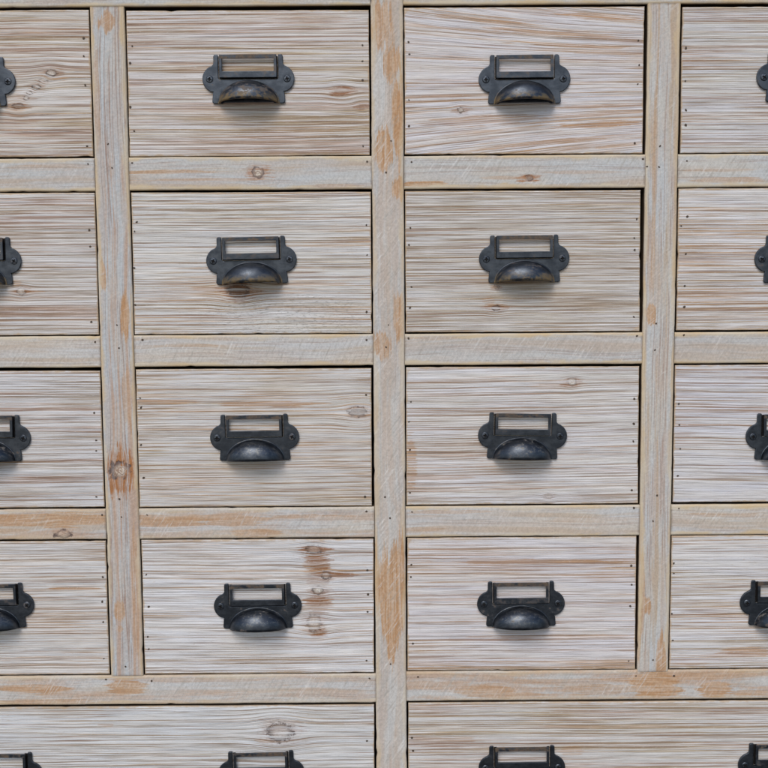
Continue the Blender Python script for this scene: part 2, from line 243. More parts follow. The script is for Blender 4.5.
def frame_wood(seed, axis, P, knots, worn):
    """smoother sawn stock under a thin wash, arrises rubbed to bare yellow pine"""
    g = Graph('whitewashed_frame_wood')
    X, Y, Z = g.coords()
    sd = seed * 17.3 + 200
    if axis == 'x': U, V = X, Z + Y * 0.8
    else:           U, V = Z, X + Y * 0.8
    wob = g.noise(U * 0.16, V * 0.22, sd + 4.0, 3, 0.6) - 0.5
    G, core, dark, halo, ring = knots_and_grain(g, U, V, knots, wob)
    blot = (g.noise(U * 0.020, V * 0.34, sd + 3.0, 5, 0.70) - 0.5) * 1.55
    worn_m = worn_mask(g, U, V, worn, blot)
    G = G + (g.noise(U * 0.008, V * 0.03, sd + 1.0, 1, 0.4) - 0.5) * P.get('sway', 10.0)
    n1 = g.noise(U * 0.0022, G * P.get('freq', 0.11), sd, 3, 0.55)
    n2 = g.noise(U * 0.03, G * 0.45, sd + 6, 3, 0.6)
    spk = g.noise(U * 0.45, V * 0.45, sd + 8, 3, 0.7)
    # band-saw marks run across the grain at a slant
    a = math.radians(P.get('saw', 58))
    su, sv = U * math.cos(a) + V * math.sin(a), V * math.cos(a) - U * math.sin(a)
    saw = g.noise(su * 0.05, sv * 0.50, sd + 15, 3, 0.6)
    area = g.noise(U * 0.011, V * 0.045, sd + 19, 2, 0.5)
    base = g.mix(g.smooth(area, 0.36, 0.64), P['wash_a'], P['wash_b'])
    col = base
    gm = g.smooth(n1 + (n2 - 0.5) * 0.25 + (area - 0.5) * 0.2, 0.50, 0.38) * P.get('grain', 0.5)
    col = g.mix(gm, col, P.get('grain_col', (0.45, 0.335, 0.23)))
    tn = g.smooth(g.noise(U * 0.010, G * 0.10, sd + 25, 4, 0.62) + (saw - 0.5) * 0.25, 0.42, 0.60) * P.get('tan', 0.22)
    col = g.mix(tn, col, (0.49, 0.345, 0.245))
    gl = g.smooth(g.m('ABSOLUTE', n1 - 0.54), 0.026, 0.006) * g.smooth(n2, 0.34, 0.52) * P.get('lines', 0.35)
    col = g.mix(gl, col, (0.33, 0.22, 0.17))
    scratch = g.smooth(saw, 0.55, 0.68) * g.smooth(g.noise(U * 0.03, V * 0.06, sd + 77, 2, 0.5), 0.38, 0.62)
    if worn_m is not None:
        wv = worn_m * (1.0 - scratch * 0.25) * (0.75 + 0.25 * g.smooth(n2 + (spk - 0.5) * 0.4, 0.62, 0.44))
        bare = g.mix(g.smooth(n2, 0.35, 0.65), (0.44, 0.25, 0.125), (0.54, 0.355, 0.215))
        col = g.mix(wv, col, bare)
    col = g.mix(scratch * P.get('sawmix', 0.30) * 1.4, col, (0.69, 0.68, 0.655))
    col = g.mix(g.smooth(saw, 0.45, 0.33) * P.get('sawmix', 0.30) * 1.15, col, (0.36, 0.32, 0.27))
    if halo is not None:
        col = g.mix(halo * (0.45 + 0.55 * g.smooth(n2, 0.62, 0.40)), col, (0.37, 0.165, 0.065))
        cc = g.mix(g.smooth(ring, -0.6, 0.7), (0.33, 0.25, 0.20), (0.62, 0.55, 0.46))
        col = g.mix(core, col, cc)
        col = g.mix(dark * 0.9, col, (0.11, 0.08, 0.075))
    crk = g.noise(U * 0.006, G * 0.9, sd + 83.0, 3, 0.6)
    col = g.mix(g.smooth(crk, 0.40, 0.30) * 0.35, col, (0.27, 0.21, 0.165))
    col = g.mix(g.smooth(crk, 0.60, 0.70) * 0.35, col, (0.66, 0.655, 0.64))
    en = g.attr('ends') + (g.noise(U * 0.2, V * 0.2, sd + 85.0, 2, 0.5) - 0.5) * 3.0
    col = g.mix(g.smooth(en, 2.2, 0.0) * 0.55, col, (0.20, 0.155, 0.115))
    col = g.mix(1.0, col, g.mix(g.smooth(spk, 0.2, 0.8), (0.84, 0.84, 0.84), (1.12, 1.12, 1.12)), 'MULTIPLY')
    ed = g.attr('edge') + (g.noise(U * 0.022, V * 0.05, sd + 41, 4, 0.7) - 0.5) * 15.0
    er = g.smooth(ed, 4.6, 1.0) * (0.65 + 0.35 * g.smooth(n2, 0.62, 0.40))
    yel = g.mix(g.smooth(g.noise(U * 0.02, 0.0, sd + 44, 2, 0.5), 0.4, 0.6), (0.58, 0.445, 0.27), (0.60, 0.515, 0.38))
    col = g.mix(er * P.get('edge', 0.85), col, yel)
    col = g.mix(g.smooth(Y, 1.8, 3.6), col, (0.085, 0.058, 0.038))  # shade of the gaps painted onto the board's sides
    height = saw * 0.5 + spk * 0.35 + n2 * 0.35 - gl * 0.4
    if dark is not None: height = height - dark + ring * 0.2
    return g.finish(col, 0.78, height, 0.7, 0.0007, spec=0.22)

def hole_material():
    g = Graph('nail_hole')
    X, Y, Z = g.coords()
    n = g.noise(X * 0.8, Z * 0.8, 1.0, 2)
    return g.finish(g.mix(n, (0.03, 0.022, 0.018), (0.12, 0.085, 0.06)), 0.7, None, spec=0.3)

def iron(kind, rusty=True):
    """blackened cast iron, oily in places, rust-bloomed in others"""
    g = Graph('black_iron_' + kind)
    X, Y, Z = g.coords()
    R = g.rand() * 60.0
    n = g.noise(X * 0.09, Z * 0.12 + Y * 0.1, R, 4, 0.65)
    f = g.noise(X * 0.9, Z * 0.9 + Y * 0.8, R + 5, 3, 0.7)
    p = g.noise(X * 0.30, Z * 0.30 + Y * 0.3, R + 9, 4, 0.7)
    col = g.mix(g.smooth(n, 0.35, 0.65), (0.050, 0.058, 0.071), (0.084, 0.096, 0.114))
    col = g.mix(g.smooth(f, 0.60, 0.72) * 0.25, col, (0.07, 0.075, 0.08))
    lo = {'plate': 0.66, 'frame': 0.60, 'cup': 0.555, 'screw': 0.6}[kind]
    rust = g.smooth(n + (p - 0.5) * 0.55 + (g.rand() - 0.5) * 0.16, lo, lo + 0.10)
    if kind == 'frame':                                     # the top bar is handled most
        rust = g.m('MAXIMUM', rust * 0.5, g.smooth(Z, 38.5, 40.0) * g.smooth(n + (p - 0.5) * 0.4, 0.42, 0.55))
    rc = g.mix(g.smooth(p, 0.4, 0.62), (0.050, 0.036, 0.022), (0.125, 0.075, 0.036))
    col = g.mix(rust * {'plate': 0.55, 'frame': 0.75, 'cup': 0.55, 'screw': 0.4}[kind], col, rc)
    if kind == 'cup' and rusty:                                      # pale bloom and scuffs on the dome
        low = g.smooth(Z, 11.0, 2.0) * g.smooth(n + (p - 0.5) * 0.6, 0.38, 0.58)
        col = g.mix(low * 0.85, col, (0.185, 0.125, 0.050)); rust = g.m('MAXIMUM', rust, low * 0.8)
    elif kind == 'cup':
        sc = g.smooth(p + (f - 0.5) * 0.7, 0.50, 0.64) * g.smooth(Z, 5.0, 10.0) * g.smooth(n, 0.36, 0.56)
        col = g.mix(sc * 0.6, col, (0.21, 0.205, 0.185))
    rough = 0.41 + (f - 0.5) * 0.30 + rust * 0.25 + (p - 0.5) * 0.2
    return g.finish(col, g.m('MAXIMUM', rough, 0.22), f * 0.5 + p, 0.22, 0.0004, spec=0.5, metal=g.m('MAXIMUM', 1.0 - rust * 0.8, 0.0))

# ------------------------------------------------------------------ meshes
def link(name, me, parent=None, loc=(0, 0, 0)):
    o = bpy.data.objects.new(name, me)
    COL.objects.link(o)
    o.location = loc
    if parent is not None: o.parent = parent
    return o

def jitter(s, seed, amp):
    return amp * (mnoise.noise((s * 0.02, seed * 7.31, 0.3)) + 0.6 * mnoise.noise((s * 0.11, seed * 3.17, 5.3)))

def chip(s, seed, d):
    """small splinters knocked off an arris"""
    return max(0.0, mnoise.noise((s * 0.11, seed * 5.77, 9.1)) - 0.42) * 2.6 * max(0.0, 1 - d / 3.0)

def stops(L, b, edge, step):
    """positions along a side: rounded arris, edge strip, then even steps"""
    e = min(edge, L * 0.3)
    n = max(1, int((L - 2 * e) / step))
    mid = [e + (L - 2 * e) * i / n for i in range(1, n)]
    if b > 0: return [0, b * 0.12, b * 0.4, b, b * 1.3, e] + mid + [L - e, L - b * 1.3, L - b, L - b * 0.4, L - b * 0.12, L]
    return [0] + [L * i / (n + 1) for i in range(1, n + 1)] + [L]

def board_mesh(name, quad, depth, seed, round_u=True, round_v=True, b=0.9, amp=0.35, nails=(), box=0.0):
    """quad: TL, TR, BR, BL in mm; front at y=0, arrises rounded, edges not quite straight.
    Returns mesh and centre (mm)."""
    TL, TR, BR, BL = [Vector(q) for q in quad]
    c = (TL + TR + BR + BL) / 4
    W = ((TR - TL).length + (BR - BL).length) / 2
    H = ((TL - BL).length + (TR - BR).length) / 2
    us = stops(W, b if round_u else 0, 5.0, 5.0 if round_v else 9.0)
    vs = stops(H, b if round_v else 0, 5.0, 5.0 if round_u else 9.0)
    bm = bmesh.new()
    lay = bm.verts.layers.float.new('edge'); lend = bm.verts.layers.float.new('ends')
    grid = []
    for j, v in enumerate(vs):
        row = []
        for i, u in enumerate(us):
            s, t = u / W, v / H
            p = (BL * (1 - s) + BR * s) * (1 - t) + (TL * (1 - s) + TR * s) * t - c
            du = min(u, W - u) if round_u else 99.0
            dv = min(v, H - v) if round_v else 99.0
            y = 0.0
            for d in (du, dv):
                if d < b: y = max(y, b * (1 - math.sqrt(max(0.0, 1 - (1 - d / b) ** 2))))
            if round_u and du < 3:
                sg, sdv = (1, seed + 1) if u < W / 2 else (-1, seed + 2)
                p.x += jitter(p.y + 900, sdv, amp) + sg * chip(p.y + 900, sdv, du)
            if round_v and dv < 3:
                sg, sdv = (1, seed + 3) if v < H / 2 else (-1, seed + 4)
                p.y += jitter(p.x + 900, sdv, amp) + sg * chip(p.x + 900, sdv, dv)
            y += 0.22 * mnoise.noise((p.x * 0.012, p.y * 0.02, seed * 1.9))
            vt = bm.verts.new((p.x * MMU, y * MMU, p.y * MMU))
            vt[lay] = min(du, dv, 20.0)
            vt[lend] = 20.0 if (round_u and round_v) else (min(u, W - u, 20.0) if round_v else min(v, H - v, 20.0))
            row.append(vt)
        grid.append(row)
    nu, nv = len(us), len(vs)
    for j in range(nv - 1):
        for i in range(nu - 1):
            f = bm.faces.new((grid[j][i], grid[j][i + 1], grid[j + 1][i + 1], grid[j + 1][i]))
            f.smooth = True
    # sides and back
    ring = [grid[0][i] for i in range(nu)] + [grid[j][-1] for j in range(1, nv)] + \
           [grid[-1][i] for i in range(nu - 2, -1, -1)] + [grid[j][0] for j in range(nv - 2, 0, -1)]
    back = []
    for v in ring:
        q = bm.verts.new((v.co.x, depth * MMU, v.co.z)); q[lay] = 0.5; q[lend] = 20.0; back.append(q)
    n = len(ring)
    for k in range(n):
        bm.faces.new((ring[(k + 1) % n], ring[k], back[k], back[(k + 1) % n]))
    bm.faces.new(back[::-1])
    for k in range(n):
        e = bm.edges.get((ring[k], ring[(k + 1) % n]))
        if e: e.smooth = False
    for (nx, nz, r) in nails:                         # sunk nail heads
        rr = random.Random(int(nx * 31 + nz * 17))
        el, an = rr.uniform(0.65, 1.0), rr.uniform(0, 3.14)
        ps = []
        for k in range(8):
            t = k * math.pi / 4
            x0, z0 = r * math.cos(t) * rr.uniform(0.8, 1.15), r * el * math.sin(t) * rr.uniform(0.8, 1.15)
            ps.append(bm.verts.new(((nx - c.x + x0 * math.cos(an) - z0 * math.sin(an)) * MMU, -0.00026,
                                    (nz - c.y + x0 * math.sin(an) + z0 * math.cos(an)) * MMU)))
        f = bm.faces.new(ps); f.material_index = 1
        if f.normal.y > 0: f.normal_flip()
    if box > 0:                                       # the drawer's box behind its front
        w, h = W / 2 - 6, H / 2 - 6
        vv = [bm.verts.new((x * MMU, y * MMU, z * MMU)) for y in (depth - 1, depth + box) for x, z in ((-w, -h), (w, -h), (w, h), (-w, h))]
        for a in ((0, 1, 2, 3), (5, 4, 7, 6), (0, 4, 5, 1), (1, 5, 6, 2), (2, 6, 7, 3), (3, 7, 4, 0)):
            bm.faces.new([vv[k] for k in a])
    bm.faces.ensure_lookup_table()
    me = bpy.data.meshes.new(name)
    bm.normal_update()
    bm.to_mesh(me); bm.free()
    return me, c

def outline_mesh(name, loops, thick, bevel):
    """flat casting with rounded edges from closed 2-D outlines (mm); later outlines are holes.
    It lies in x-z, front face at y = -thick."""
    cu = bpy.data.curves.new(name + '_outline', 'CURVE')
    cu.dimensions = '2D'; cu.fill_mode = 'BOTH'
    cu.extrude = (thick / 2 - bevel) * MMU; cu.bevel_depth = bevel * MMU; cu.bevel_resolution = 2
    cu.offset = -bevel * MMU
    for lp in loops:
        sp = cu.splines.new('POLY'); sp.points.add(len(lp) - 1); sp.use_cyclic_u = True
        for p, (x, z) in zip(sp.points, lp): p.co = (x * MMU, z * MMU, 0, 1)
    ob = bpy.data.objects.new(name + '_outline', cu); COL.objects.link(ob)
    bpy.context.view_layer.update()
    me = bpy.data.meshes.new_from_object(ob.evaluated_get(bpy.context.evaluated_depsgraph_get()))
    bpy.data.objects.remove(ob); bpy.data.curves.remove(cu)
    me.name = name
    me.transform(Matrix.Translation((0, -thick / 2 * MMU, 0)) @ Matrix.Rotation(math.pi / 2, 4, 'X'))
    bm = bmesh.new(); bm.from_mesh(me)
    bmesh.ops.remove_doubles(bm, verts=bm.verts, dist=1e-6)
    bmesh.ops.recalc_face_normals(bm, faces=bm.faces)
    bm.to_mesh(me); bm.free()
    me.materials.clear()
    return me

def arc(cx, cz, r, a0, a1, n):
    return [(cx + r * math.cos(math.radians(a0 + (a1 - a0) * i / n)), cz + r * math.sin(math.radians(a0 + (a1 - a0) * i / n))) for i in range(n + 1)]

def plate_outline():
    right = []
    right += arc(31.0, 2.2, 2.2, -90, 0, 5)                    # foot
    right += [(32.6, 9.0), (32.2, 10.4)]
    right += arc(29.6, 22.0, 12.2, -66, 72, 20)                # screw lobe
    right += [(32.2, 34.6), (31.6, 36.0)]
    right += arc(29.6, 41.9, 1.9, 0, 90, 5)                    # horn
    right += arc(28.4, 42.6, 1.2, 90, 180, 4)
    right += [(27.2, 22.6), (26.2, 21.6)]                      # open slot behind the label frame
    left = [(-x, z) for x, z in right[::-1]]
    bottom = [(-24.0, 0.0), (-22.0, 1.2), (22.0, 1.2), (24.0, 0.0)]
    return right + left + bottom

def rrect(x0, x1, z0, z1, r):
    return arc(x1 - r, z0 + r, r, -90, 0, 4) + arc(x1 - r, z1 - r, r, 0, 90, 4) + arc(x0 + r, z1 - r, r, 90, 180, 4) + arc(x0 + r, z0 + r, r, 180, 270, 4)

def label_frame_mesh():
    me = outline_mesh('label_frame', [rrect(-26, 26, 22.7, 43.2, 0.8), rrect(-23.5, 23.5, 28.4, 39.6, 0.6)[::-1]], 1.8, 0.4)
    me.transform(Matrix.Translation((0, -0.0034, 0)))
    bm = bmesh.new(); bm.from_mesh(me)
    def blk(x0, x1, y0, y1, z0, z1):
        m = Matrix.Translation(((x0 + x1) / 2 * MMU, (y0 + y1) / 2 * MMU, (z0 + z1) / 2 * MMU)) @ Matrix.Diagonal(((x1 - x0) * MMU, (y1 - y0) * MMU, (z1 - z0) * MMU, 1))
        bmesh.ops.create_cube(bm, size=1.0, matrix=m)
    blk(-24.9, -23.9, -3.7, -0.75, 24.0, 42.2)
    blk(23.9, 24.9, -3.7, -0.75, 24.0, 42.2)
    blk(-26.6, -24.2, -0.7, -0.2, 22.2, 42.4); blk(24.2, 26.6, -0.7, -0.2, 22.2, 42.4); blk(-24.1, 24.1, -0.7, -0.2, 22.1, 25.2)
    blk(-23.8, 23.8, -3.7, -1.9, 24.1, 25.4)
    bm.faces.ensure_lookup_table()
    for f in bm.faces:                              # channel behind the frame coloured black for the shade in its gap
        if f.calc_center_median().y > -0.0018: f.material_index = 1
    bm.to_mesh(me); bm.free()
    return me

def cup_mesh():
    bm = bmesh.new()
    def shell(a, h, p, nu=36, nw=14):
        rows = []
        for j in range(nw + 1):
            w = math.pi / 2 * j / nw                            # 0 at the plate, pi/2 at the rim
            row = []
            for i in range(nu + 1):
                t = math.pi * i / nu
                cx, sz = math.cos(t), math.sin(t)
                k = math.cos(w) ** 0.92
                # quarter of a dome: the plate edge is the half-ellipse, the rim a half-ellipse in plan
                x = a * cx
                r = sz ** 0.95
                z = h * r * k
                y = -p * r * math.sin(w) ** 0.85
                z += 2.0 * (-y / p)
                row.append(bm.verts.new((x * MMU, (y - 2.0) * MMU, z * MMU)))
            rows.append(row)
        return rows
    A = shell(27.0, 19.6, 19.0); B = shell(25.4, 18.0, 17.6)
    for R_, flip in ((A, False), (B, True)):
        for j in range(len(R_) - 1):
            for i in range(len(R_[0]) - 1):
                q = (R_[j][i], R_[j][i + 1], R_[j + 1][i + 1], R_[j + 1][i])
                try:
                    f = bm.faces.new(q if not flip else q[::-1]); f.smooth = True
                except ValueError: pass
    for i in range(len(A[0]) - 1):                              # the rim
        bm.faces.new((A[-1][i], A[-1][i + 1], B[-1][i + 1], B[-1][i]))
    # raised bead where the dome meets the plate
    n = 36; prev = None
    for i in range(n + 1):
        t = math.pi * i / n
        cx, cz = 27.4 * math.cos(t), 20.0 * math.sin(t)
        nx, nz = math.cos(t) / 27.4, math.sin(t) / 20.0
        l = math.hypot(nx, nz); nx, nz = nx / l, nz / l
        ringv = [bm.verts.new(((cx + 0.75 * math.cos(q) * nx) * MMU, (-2.15 - 0.75 * math.sin(q)) * MMU, (cz + 0.75 * math.cos(q) * nz) * MMU)) for q in [math.pi * k / 5 for k in range(6)]]
        if prev:
            for k in range(5):
                f = bm.faces.new((prev[k], prev[k + 1], ringv[k + 1], ringv[k])); f.smooth = True
        prev = ringv
    bmesh.ops.remove_doubles(bm, verts=bm.verts, dist=1e-6)
    bmesh.ops.recalc_face_normals(bm, faces=bm.faces)
    me = bpy.data.meshes.new('cup_pull'); bm.to_mesh(me); bm.free()
    return me

def screw_mesh():
    bm = bmesh.new()
    n = 24; rings = []
    for (r, y, star) in ((3.4, 0.0, 0), (3.2, 0.5, 0), (2.7, 0.85, 0), (2.0, 1.0, 1), (1.75, 0.25, 1), (0.0, 0.2, 0)):
        if r == 0.0:
            rings.append([bm.verts.new((0, -y * MMU, 0))]); continue
        ringv = []
        for k in range(n):
            t = 2 * math.pi * k / n
            q = r * (0.72 + 0.28 * math.cos(4 * t)) if star else r
            ringv.append(bm.verts.new((q * math.cos(t) * MMU, -y * MMU, q * math.sin(t) * MMU)))
        rings.append(ringv)
    for q, (a, b_) in enumerate(zip(rings, rings[1:])):
        for k in range(n):
            if len(b_) == 1: f = bm.faces.new((a[k], a[(k + 1) % n], b_[0]))
            else: f = bm.faces.new((a[k], a[(k + 1) % n], b_[(k + 1) % n], b_[k]))
            f.material_index = 1 if q >= 3 else 0  # recess coloured black for its shade
    bmesh.ops.recalc_face_normals(bm, faces=bm.faces)
    me = bpy.data.meshes.new('screw'); bm.to_mesh(me); bm.free()
    return me

# ------------------------------------------------------------------ the chest
chest = bpy.data.objects.new('drawer_chest', None)
COL.objects.link(chest)
chest.location = (0, 0, 0)
chest.empty_display_size = 0.2
chest['label'] = 'whitewashed reclaimed pine chest of many small drawers with black iron cup handles'
chest['category'] = 'chest of drawers'

HOLE = hole_material()
GREY_A, GREY_B = (0.60, 0.585, 0.565), (0.565, 0.575, 0.585)

def nails_in(quad, r=1.25):
    xs, zs = [q[0] for q in quad], [q[1] for q in quad]
    return [(x, z, r * random.Random(i).uniform(0.75, 1.1)) for i, (x, z) in enumerate(NAILS) if min(xs) < x < max(xs) and min(zs) < z < max(zs)]

def local(feats, c, axis):
    out = []
    for f in feats:
        x, z, a, b = f[0] - c.x, f[1] - c.y, f[2], f[3]
        out.append((x, z, a, b, *f[4:]) if axis == 'x' else (z, x, b, a, *f[4:]))
    return out

SEED = [0]
def frame_piece(name, key, quad, axis, P, depth=28.0, y=0.0, round_u=None, round_v=None):
    SEED[0] += 1
    ru = (axis == 'z') if round_u is None else round_u
    rv = (axis == 'x') if round_v is None else round_v
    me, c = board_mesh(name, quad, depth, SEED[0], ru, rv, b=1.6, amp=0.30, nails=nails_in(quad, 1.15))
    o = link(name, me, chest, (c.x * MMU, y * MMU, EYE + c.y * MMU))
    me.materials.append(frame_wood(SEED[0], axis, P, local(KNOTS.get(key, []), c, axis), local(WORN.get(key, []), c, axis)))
    me.materials.append(HOLE)
    return o

def rect(x0, x1, z0, z1): return ((x0, z1), (x1, z1), (x1, z0), (x0, z0))

CREAM = dict(wash_a=(0.535, 0.515, 0.475), wash_b=(0.505, 0.515, 0.515))
BLUE = dict(wash_a=(0.47, 0.50, 0.52), wash_b=(0.51, 0.50, 0.475))
GREYW = dict(wash_a=(0.505, 0.50, 0.485), wash_b=(0.545, 0.525, 0.495))
PALE = dict(wash_a=(0.57, 0.54, 0.49), wash_b=(0.535, 0.53, 0.52))

# stiles
X1, X2, X3 = (-261.6, -230.4), (-7.5, 21.8), (243.6, 273.3)
XL, XR = (-514.0, -483.6), (495.4, 526.0)
ZT, ZB = 235.6, -388.6                                   # under the top rail, over the bottom rail
frame_piece('stile', 'S2', rect(*X2, -850 + 0.5, 266), 'z', {**GREYW, 'sawmix': .40, 'lines': .12, 'grain': .25, 'saw': 35, 'edge': .6, 'tan': .4})
o = frame_piece('stile', 'S1', rect(*X1, ZB, ZT), 'z', {**BLUE, 'sawmix': .14, 'lines': .8, 'grain': .85, 'grain_col': (0.45, 0.31, 0.23), 'freq': .17, 'sway': 8, 'tan': .35})
o['label'] = 'upright with a rusty brown knot level with the third row of drawers'
frame_piece('stile', 'S3', rect(*X3, ZB, ZT), 'z', {**CREAM, 'sawmix': .22, 'lines': .6, 'grain': .75, 'freq': .15, 'sway': 4, 'saw': 48, 'tan': .4})
frame_piece('stile', 'SL', rect(*XL, -849.5, 266), 'z', CREAM)
frame_piece('stile', 'SR', rect(*XR, -849.5, 266), 'z', CREAM)
# long rails, each from an outer stile to the middle one
frame_piece('rail', 'TL', rect(XL[1], X2[0], ZT, 266), 'x', {**CREAM, 'edge': 1.0}, y=0.4)
frame_piece('rail', 'TR', rect(X2[1], XR[0], ZT - 0.3, 266), 'x', {**CREAM, 'edge': 1.0}, y=0.5)
frame_piece('rail', 'R4L', rect(XL[1], X2[0], -417.4, -388.7), 'x', {**PALE, 'sawmix': .34, 'grain': .35, 'edge': .6, 'tan': .6}, y=0.3)
frame_piece('rail', 'R4R', rect(X2[1], XR[0], -416.4, -387.2), 'x', {**GREYW, 'sawmix': .28, 'grain': .5, 'edge': .45, 'tan': .85}, y=0.4)
frame_piece('rail', 'R5L', rect(XL[1], X2[0], -583, -553), 'x', CREAM)
frame_piece('rail', 'R5R', rect(X2[1], XR[0], -583, -553), 'x', CREAM)
# short rails between the stiles
CELL = {'A': (XL[1], X1[0]), 'B': (X1[1], X2[0]), 'C': (X2[1], X3[0]), 'D': (X3[1], XR[0])}
RAILZ = {1: (70.9, 101.0), 2: (-91.8, -62.5), 3: (-255.4, -226.0)}
RP = {'R1A': CREAM, 'R1B': {**CREAM, 'grain': .6, 'sawmix': .18}, 'R1C': {**CREAM, 'sawmix': .38}, 'R1D': {**CREAM, 'grain': .7, 'sawmix': .35, 'lines': .4},
      'R2A': PALE, 'R2B': {**PALE, 'sawmix': .38, 'saw': 65}, 'R2C': {**GREYW, 'grain': .35}, 'R2D': {**GREYW, 'grain': .4},
      'R3A': {**PALE, 'grain': .55, 'edge': .5, 'tan': .75}, 'R3B': {**PALE, 'grain': .5, 'edge': .5, 'tan': .6}, 'R3C': {**PALE, 'sawmix': .2}, 'R3D': {**PALE, 'sawmix': .35}}
k = 0
for r, (z0, z1) in RAILZ.items():
    for cc, (x0, x1) in CELL.items():
        k += 1
        dz = random.Random(k).uniform(-0.3, 0.3)
        key = 'R%d%s' % (r, cc)
        o = frame_piece('rail', key, rect(x0 + 0.15, x1 - 0.15, z0 + dz, z1 + dz), 'x', {'edge': .95, **RP[key]}, y=0.25 + random.Random(k).uniform(0, 0.5))
        if key == 'R1B': o['label'] = 'short rail with a round pale knot in its middle'
        if key == 'R1C': o['label'] = 'short rail with a small diamond knot and a chipped brown lower edge'
        if key == 'R3A': o['label'] = 'short rail with an orange stain and a small dark knot'

# closed carcase round the drawers
g = Graph('plain_pine'); X_, Y_, Z_ = g.coords()
PINE = g.finish(g.mix(g.noise(X_ * .01, Z_ * .02 + Y_ * .12, 3, 4, .6), (0.40, 0.33, 0.26), (0.60, 0.56, 0.50)), 0.8, g.noise(X_ * .02, Z_ * .05 + Y_ * .4, 5, 3, .6), 0.3, 0.0005, spec=0.2)
def panel(name, x0, x1, y0, y1, z0, z1):
    bm = bmesh.new()
    bmesh.ops.create_cube(bm, size=1.0, matrix=Matrix.Diagonal(((x1 - x0) * MMU, (y1 - y0) * MMU, (z1 - z0) * MMU, 1)))
    bmesh.ops.bevel(bm, geom=bm.edges[:], offset=0.0015, segments=2, affect='EDGES')
    me = bpy.data.meshes.new(name); bm.to_mesh(me); bm.free(); me.materials.append(PINE)
    return link(name, me, chest, ((x0 + x1) / 2 * MMU, (y0 + y1) / 2 * MMU, EYE + (z0 + z1) / 2 * MMU))
panel('side_panel', -513, -495, 28.5, 400, -849, 266)
panel('side_panel', 507, 525, 28.5, 400, -849, 266)
panel('back_panel', -494.5, 506.5, 388, 400, -700, 265)
panel('top_board', -530, 542, -18, 412, 266.6, 290)
panel('bottom_panel', -494.5, 506.5, 29, 387.5, -583, -568)

# ------------------------------------------------------------------ handles
g = Graph('recess_shade'); BLACK = g.finish((0.008, 0.007, 0.007), 0.8, None, spec=0.2)  # shade painted into the label-frame gap and screw recesses
MP, MF, MC, MS = iron('plate'), iron('frame'), iron('cup'), iron('screw')
MC2 = iron('cup', False)
PLATE = outline_mesh('handle_plate', [plate_outline()], 2.3, 0.6); PLATE.materials.append(MP)
LABEL = label_frame_mesh(); LABEL.materials.append(MF); LABEL.materials.append(BLACK)
CUP = cup_mesh(); CUP.materials.append(MC)
SCREW = screw_mesh(); SCREW.materials.append(MS); SCREW.materials.append(BLACK)
for me in (PLATE, LABEL):
    for p in me.polygons: p.use_smooth = False
proto = None
def handle(drawer, x, z, c, k):
    """one handle on a drawer front; the first is built, the rest are copies sharing its meshes"""
    global proto
    rr = random.Random(k * 5 + 1)
    tilt = Matrix.Rotation(math.radians(rr.uniform(-1.1, 1.1)), 4, 'Y')
    base = Matrix.Translation(((x - c.x) * MMU, -0.0003, (z - 22.0 - c.y) * MMU)) @ tilt
    if proto is None:
        proto = [link('handle_plate', PLATE), link('label_frame', LABEL), link('cup_pull', CUP), link('screw', SCREW), link('screw', SCREW)]
        parts = proto
    else:
        parts = [p.copy() for p in proto]
        for p in parts: COL.objects.link(p)
    for i, p in enumerate(parts):
        p.parent = drawer
        m = base
        if i >= 3:
            m = base @ Matrix.Translation(((-35.2 if i == 3 else 35.2) * MMU, -0.0022, 0.0219)) @ Matrix.Rotation(rr.uniform(0, 3.14), 4, 'Y')
        p.matrix_local = m
        if i == 2:                                    # upper cups rust-brown at the lip, lower ones scuffed grey
            p.material_slots[0].link = 'OBJECT'
            p.material_slots[0].material = MC if z > -60 else MC2

